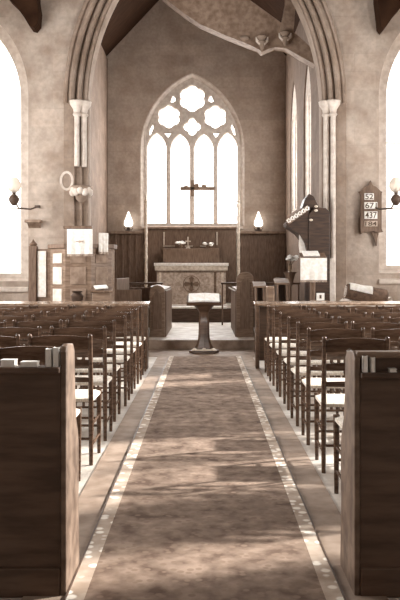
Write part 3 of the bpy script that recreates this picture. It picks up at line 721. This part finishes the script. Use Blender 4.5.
def flowers(px, py, d, zbase, label, spread, n=9, s=.05):
    c = Vector((X(px,d), d, zbase)); t = thing('flower_vase', label, 'vase', c)
    MB().lathe([(.035,0),(.02,.02),(.04,.06),(.03,.1),(.04,.12)], c, 10).build('vase', M['brass'], t, True)
    for k in range(n):
        a = random.uniform(0,2*PI); r = random.uniform(0,1)
        p = c + Vector((spread*r*math.cos(a), .05*math.sin(a), Z(py,d)-zbase + s*random.uniform(-.7,.7)))
        b = MB().tube([c+Vector((0,0,.1)), p], .004, 4); b.build('stem', M['leaf'], t)
        MB().ball(p, s*random.uniform(.6,1), (1.3,1,.8), 1).build('flower', M['flower'], t)
flowers(181, 242.5, gs, zb, 'white flowers in a small vase left of the altar cross', .13)
flowers(210, 244, gs, zb, 'white flowers in a small vase right of the altar cross', .15, 8)
# riddel posts
for px, s_ in ((146,'left'),(238.5,'right')):
    t = thing('riddel_post', 'slender pale post standing at the %s end of the altar' % s_, 'post', (X(px,19.75),19.75,.52)); c = (X(px,19.75),19.75,.52)
    MB().lathe([(.09,0),(.09,.04),(.04,.1),(.036,.2)] + [(.036 + .008*((k%4)==0), .2+k*.08) for k in range(1,28)] + [(.05,2.46),(.03,2.5)], c, 12).build('shaft', M['gilt'], t, True)
    MB().lathe([(.02,2.5),(.05,2.55),(.02,2.6),(.03,2.64),(.0,2.75)], c, 10).build('finial', M['gilt'], t, True)
# wall panelling
for (a_, b_, s_) in ((108.5,144,'left'),(240,283.5,'right')):
    t = thing('wall_panelling', 'dark oak wall panelling %s of the altar' % s_, 'panelling', (X((a_+b_)/2,20.9),20.9,.52))
    x0, x1 = X(a_,20.85), X(b_,20.85)
    if s_ == 'left': x0 = CL+.01
    else: x1 = CR-.01
    MB().box(x0, x1, 20.86, 20.99, .52, Z(234,20.9), .004).build('board', M['farwood'], t)
    n = 5
    for k in range(n+1):
        xx = x0+.03+(x1-x0-.06)*k/n; MB().box(xx-.025, xx+.025, 20.83, 20.86, .52, Z(235,20.9), .004).build('stile', M['farwood'], t)
    MB().box(x0, x1, 20.74, 20.99, Z(234,20.9), Z(231.5,20.9), .008).build('cornice', M['truss'], t)
# glowing lamps on the panelling
for px, s_ in ((128.5,'left'),(258.5,'right')):
    c = Vector((X(px,20.86), 20.86, Z(231.5,20.9)))
    t = thing('altar_lamp', 'small lamp with a glowing pointed shade on the %s panelling' % s_, 'lamp', c)
    MB().lathe([(.09,0),(.09,.02),(.03,.04),(.05,.09),(.03,.13)], c, 12).build('base', M['iron'], t, True)
    for s in (-1,1): MB().tube([c+Vector((0,0,.06)), c+Vector((s*.08,0,.04)), c+Vector((s*.12,0,.1))], .012, 6).build('arm', M['iron'], t)
    MB().lathe([(.06,.12),(.115,.17),(.11,.26),(.06,.38),(.035,.46),(.01,.52)], c, 14).build('shade', M['flame'], t, True)
# items right of the sanctuary
flowers(290, 258, 14.1, Z(272,14.1), 'white flowers in a vase on the stand beside the organ case', .12, 8, .045)
t = thing('flower_stand', 'slim dark stand under the white flowers by the organ case', 'stand', (X(290,14.1),14.1,.15)); c = (X(290,14.1),14.1,.15)
MB().lathe([(.16,0),(.15,.03),(.03,.06),(.025,.9),(.1,Z(272,14.1)-.17),(.13,Z(272,14.1)-.15)], c, 12).build('pedestal', M['farwood'], t, True)
tag(MB().box(X(266,12.7), X(274,12.7), 12.6, 12.78, 0, Z(286,12.7), .02).build('stone_pedestal', M['oak']), 'short pale upright block seen above the chair backs right of the stalls', 'pedestal')
for (px0, px1, py0, lab) in ((255,264,284,'low dark prayer desk beside the right choir stall'),(276,287,281,'dark carved prayer desk left of the organ case')):
    t = thing('prayer_desk', lab, 'desk', (X((px0+px1)/2,13.2),13.2,0)); x0, x1, zt = X(px0,13.2), X(px1,13.2), Z(py0,13.2)
    for xx in (x0, x1-.03): MB().box(xx, xx+.03, 13.05, 13.35, 0, zt-.03, .005).build('side_panel', M['farwood'], t)
    MB().box(x0, x1, 13.32, 13.35, .2, zt-.05, .004).build('front_panel', M['farwood'], t)
    MB().obox(((x0+x1)/2,13.2,zt-.01), x1-x0+.06, .34, .03, Matrix.Rotation(math.radians(12),3,'X'), .004).build('desk_top', M['oak'], t)
# card on right, vase and book on left
t = thing('notice_card', 'small white card with a dark mark below the reading desk', 'card', (X(320,12.4),12.4,Z(300,12.4)))
MB().box(X(316.5,12.4), X(324.5,12.4), 12.4, 12.41, Z(300.5,12.4), Z(293,12.4)).build('card', M['paper'], t)
MB().box(X(319.5,12.4), X(321.5,12.4), 12.395, 12.4, Z(298.5,12.4), Z(295,12.4)).build('printed_mark', M['ink'], t)
tag(MB().box(X(312,12.4), X(329,12.4), 12.38, 12.62, 0, Z(300.5,12.4), .008).build('wooden_box', M['oak']), 'plain wooden stand holding the small white card', 'stand')
t = thing('brass_urn', 'dark footed urn in front of the pulpit', 'urn', (X(77,12.5),12.5,0)); c = (X(77,12.5),12.5,0); zt = Z(291,12.5)
MB().lathe([(.15,0),(.14,.04),(.03,.08),(.025,zt-.25),(.06,zt-.2)], c, 12).build('stand', M['iron'], t, True)
MB().lathe([(.03,zt-.2),(.09,zt-.14),(.1,zt-.07),(.06,zt-.03),(.09,zt),(.05,zt)], c, 14).build('bowl', M['iron'], t, True)
t = thing('kneeling_desk', 'wooden kneeling desk right of the pulpit urn', 'desk', (X(102,12.55),12.55,0)); zt = Z(291,12.55)
MB().box(X(93,12.4), X(111,12.4), 12.3, 12.55, 0, zt, .01).build('body', M['oak'], t)
MB().obox((X(102,12.4),12.42,zt+.03), .34, .3, .025, Matrix.Rotation(math.radians(15),3,'X'), .004).build('desk_top', M['farwood'], t)
tag(MB().obox((X(101,12.4),12.39,zt+.066), .2, .16, .022, Matrix.Rotation(math.radians(15),3,'X') @ Matrix.Rotation(.3,3,'Z'), .004).build('service_book', M['paper']), 'white book lying askew on the kneeling desk near the pulpit', 'book')

# ================================================================== LIGHT + CAMERA
w = bpy.data.worlds.new('World'); scn.world = w; w.use_nodes = True
w.node_tree.nodes['Background'].inputs[0].default_value = (1.0, .985, .965, 1); w.node_tree.nodes['Background'].inputs[1].default_value = .6
def area(loc, rot, sx, sy, e, nm):
    l = bpy.data.lights.new(nm, 'AREA'); l.shape = 'RECTANGLE'; l.size = sx; l.size_y = sy; l.energy = e; l.color = (1,.985,.965)
    o = bpy.data.objects.new(nm, l); COL.objects.link(o); o.location = loc; o.rotation_euler = rot; return o
for a_, b_ in nd:
    area((-5.2,(a_+b_)/2,3.0), (0,-PI/2,0), 2.8, 1.3, 15 if a_ < 4 else 190, 'window_light')

for a_, b_ in sd_:
    area((5.2,(a_+b_)/2,3.0), (0,PI/2,0), 2.8, b_-a_, (12 if a_ < 4 else 150)*(b_-a_), 'window_light')
area((eL/2+eR/2, 20.9, 4.3), (-PI/2,0,0), 2.2, 3.6, 170, 'window_light')
area((2.05, 17.5, 3.8), (0,PI/2,0), 2.2, 3.2, 70, 'window_light')
sn = bpy.data.lights.new('sun', 'SUN'); sn.energy = 7; sn.angle = math.radians(2.0); sn.color = (1,.97,.92)
so = bpy.data.objects.new('sun', sn); COL.objects.link(so)
dirv = Vector((-1.0, -.38, -.62)); so.rotation_euler = dirv.to_track_quat('-Z','Y').to_euler(); so.location = (8,5,8)

cam = bpy.data.cameras.new('camera'); co = bpy.data.objects.new('camera', cam); COL.objects.link(co)
co.location = (0,0,H); co.rotation_euler = (PI/2,0,0)
cam.sensor_fit = 'VERTICAL'; cam.sensor_height = 36; cam.sensor_width = 24; cam.lens = 48
cam.shift_x = -5/600; cam.shift_y = -28/600; cam.clip_start = .05; cam.clip_end = 100
scn.camera = co
vs = scn.view_settings; vs.view_transform = 'Standard'; vs.look = 'None'; vs.gamma = 1; vs.use_curve_mapping = False; vs.exposure = .66
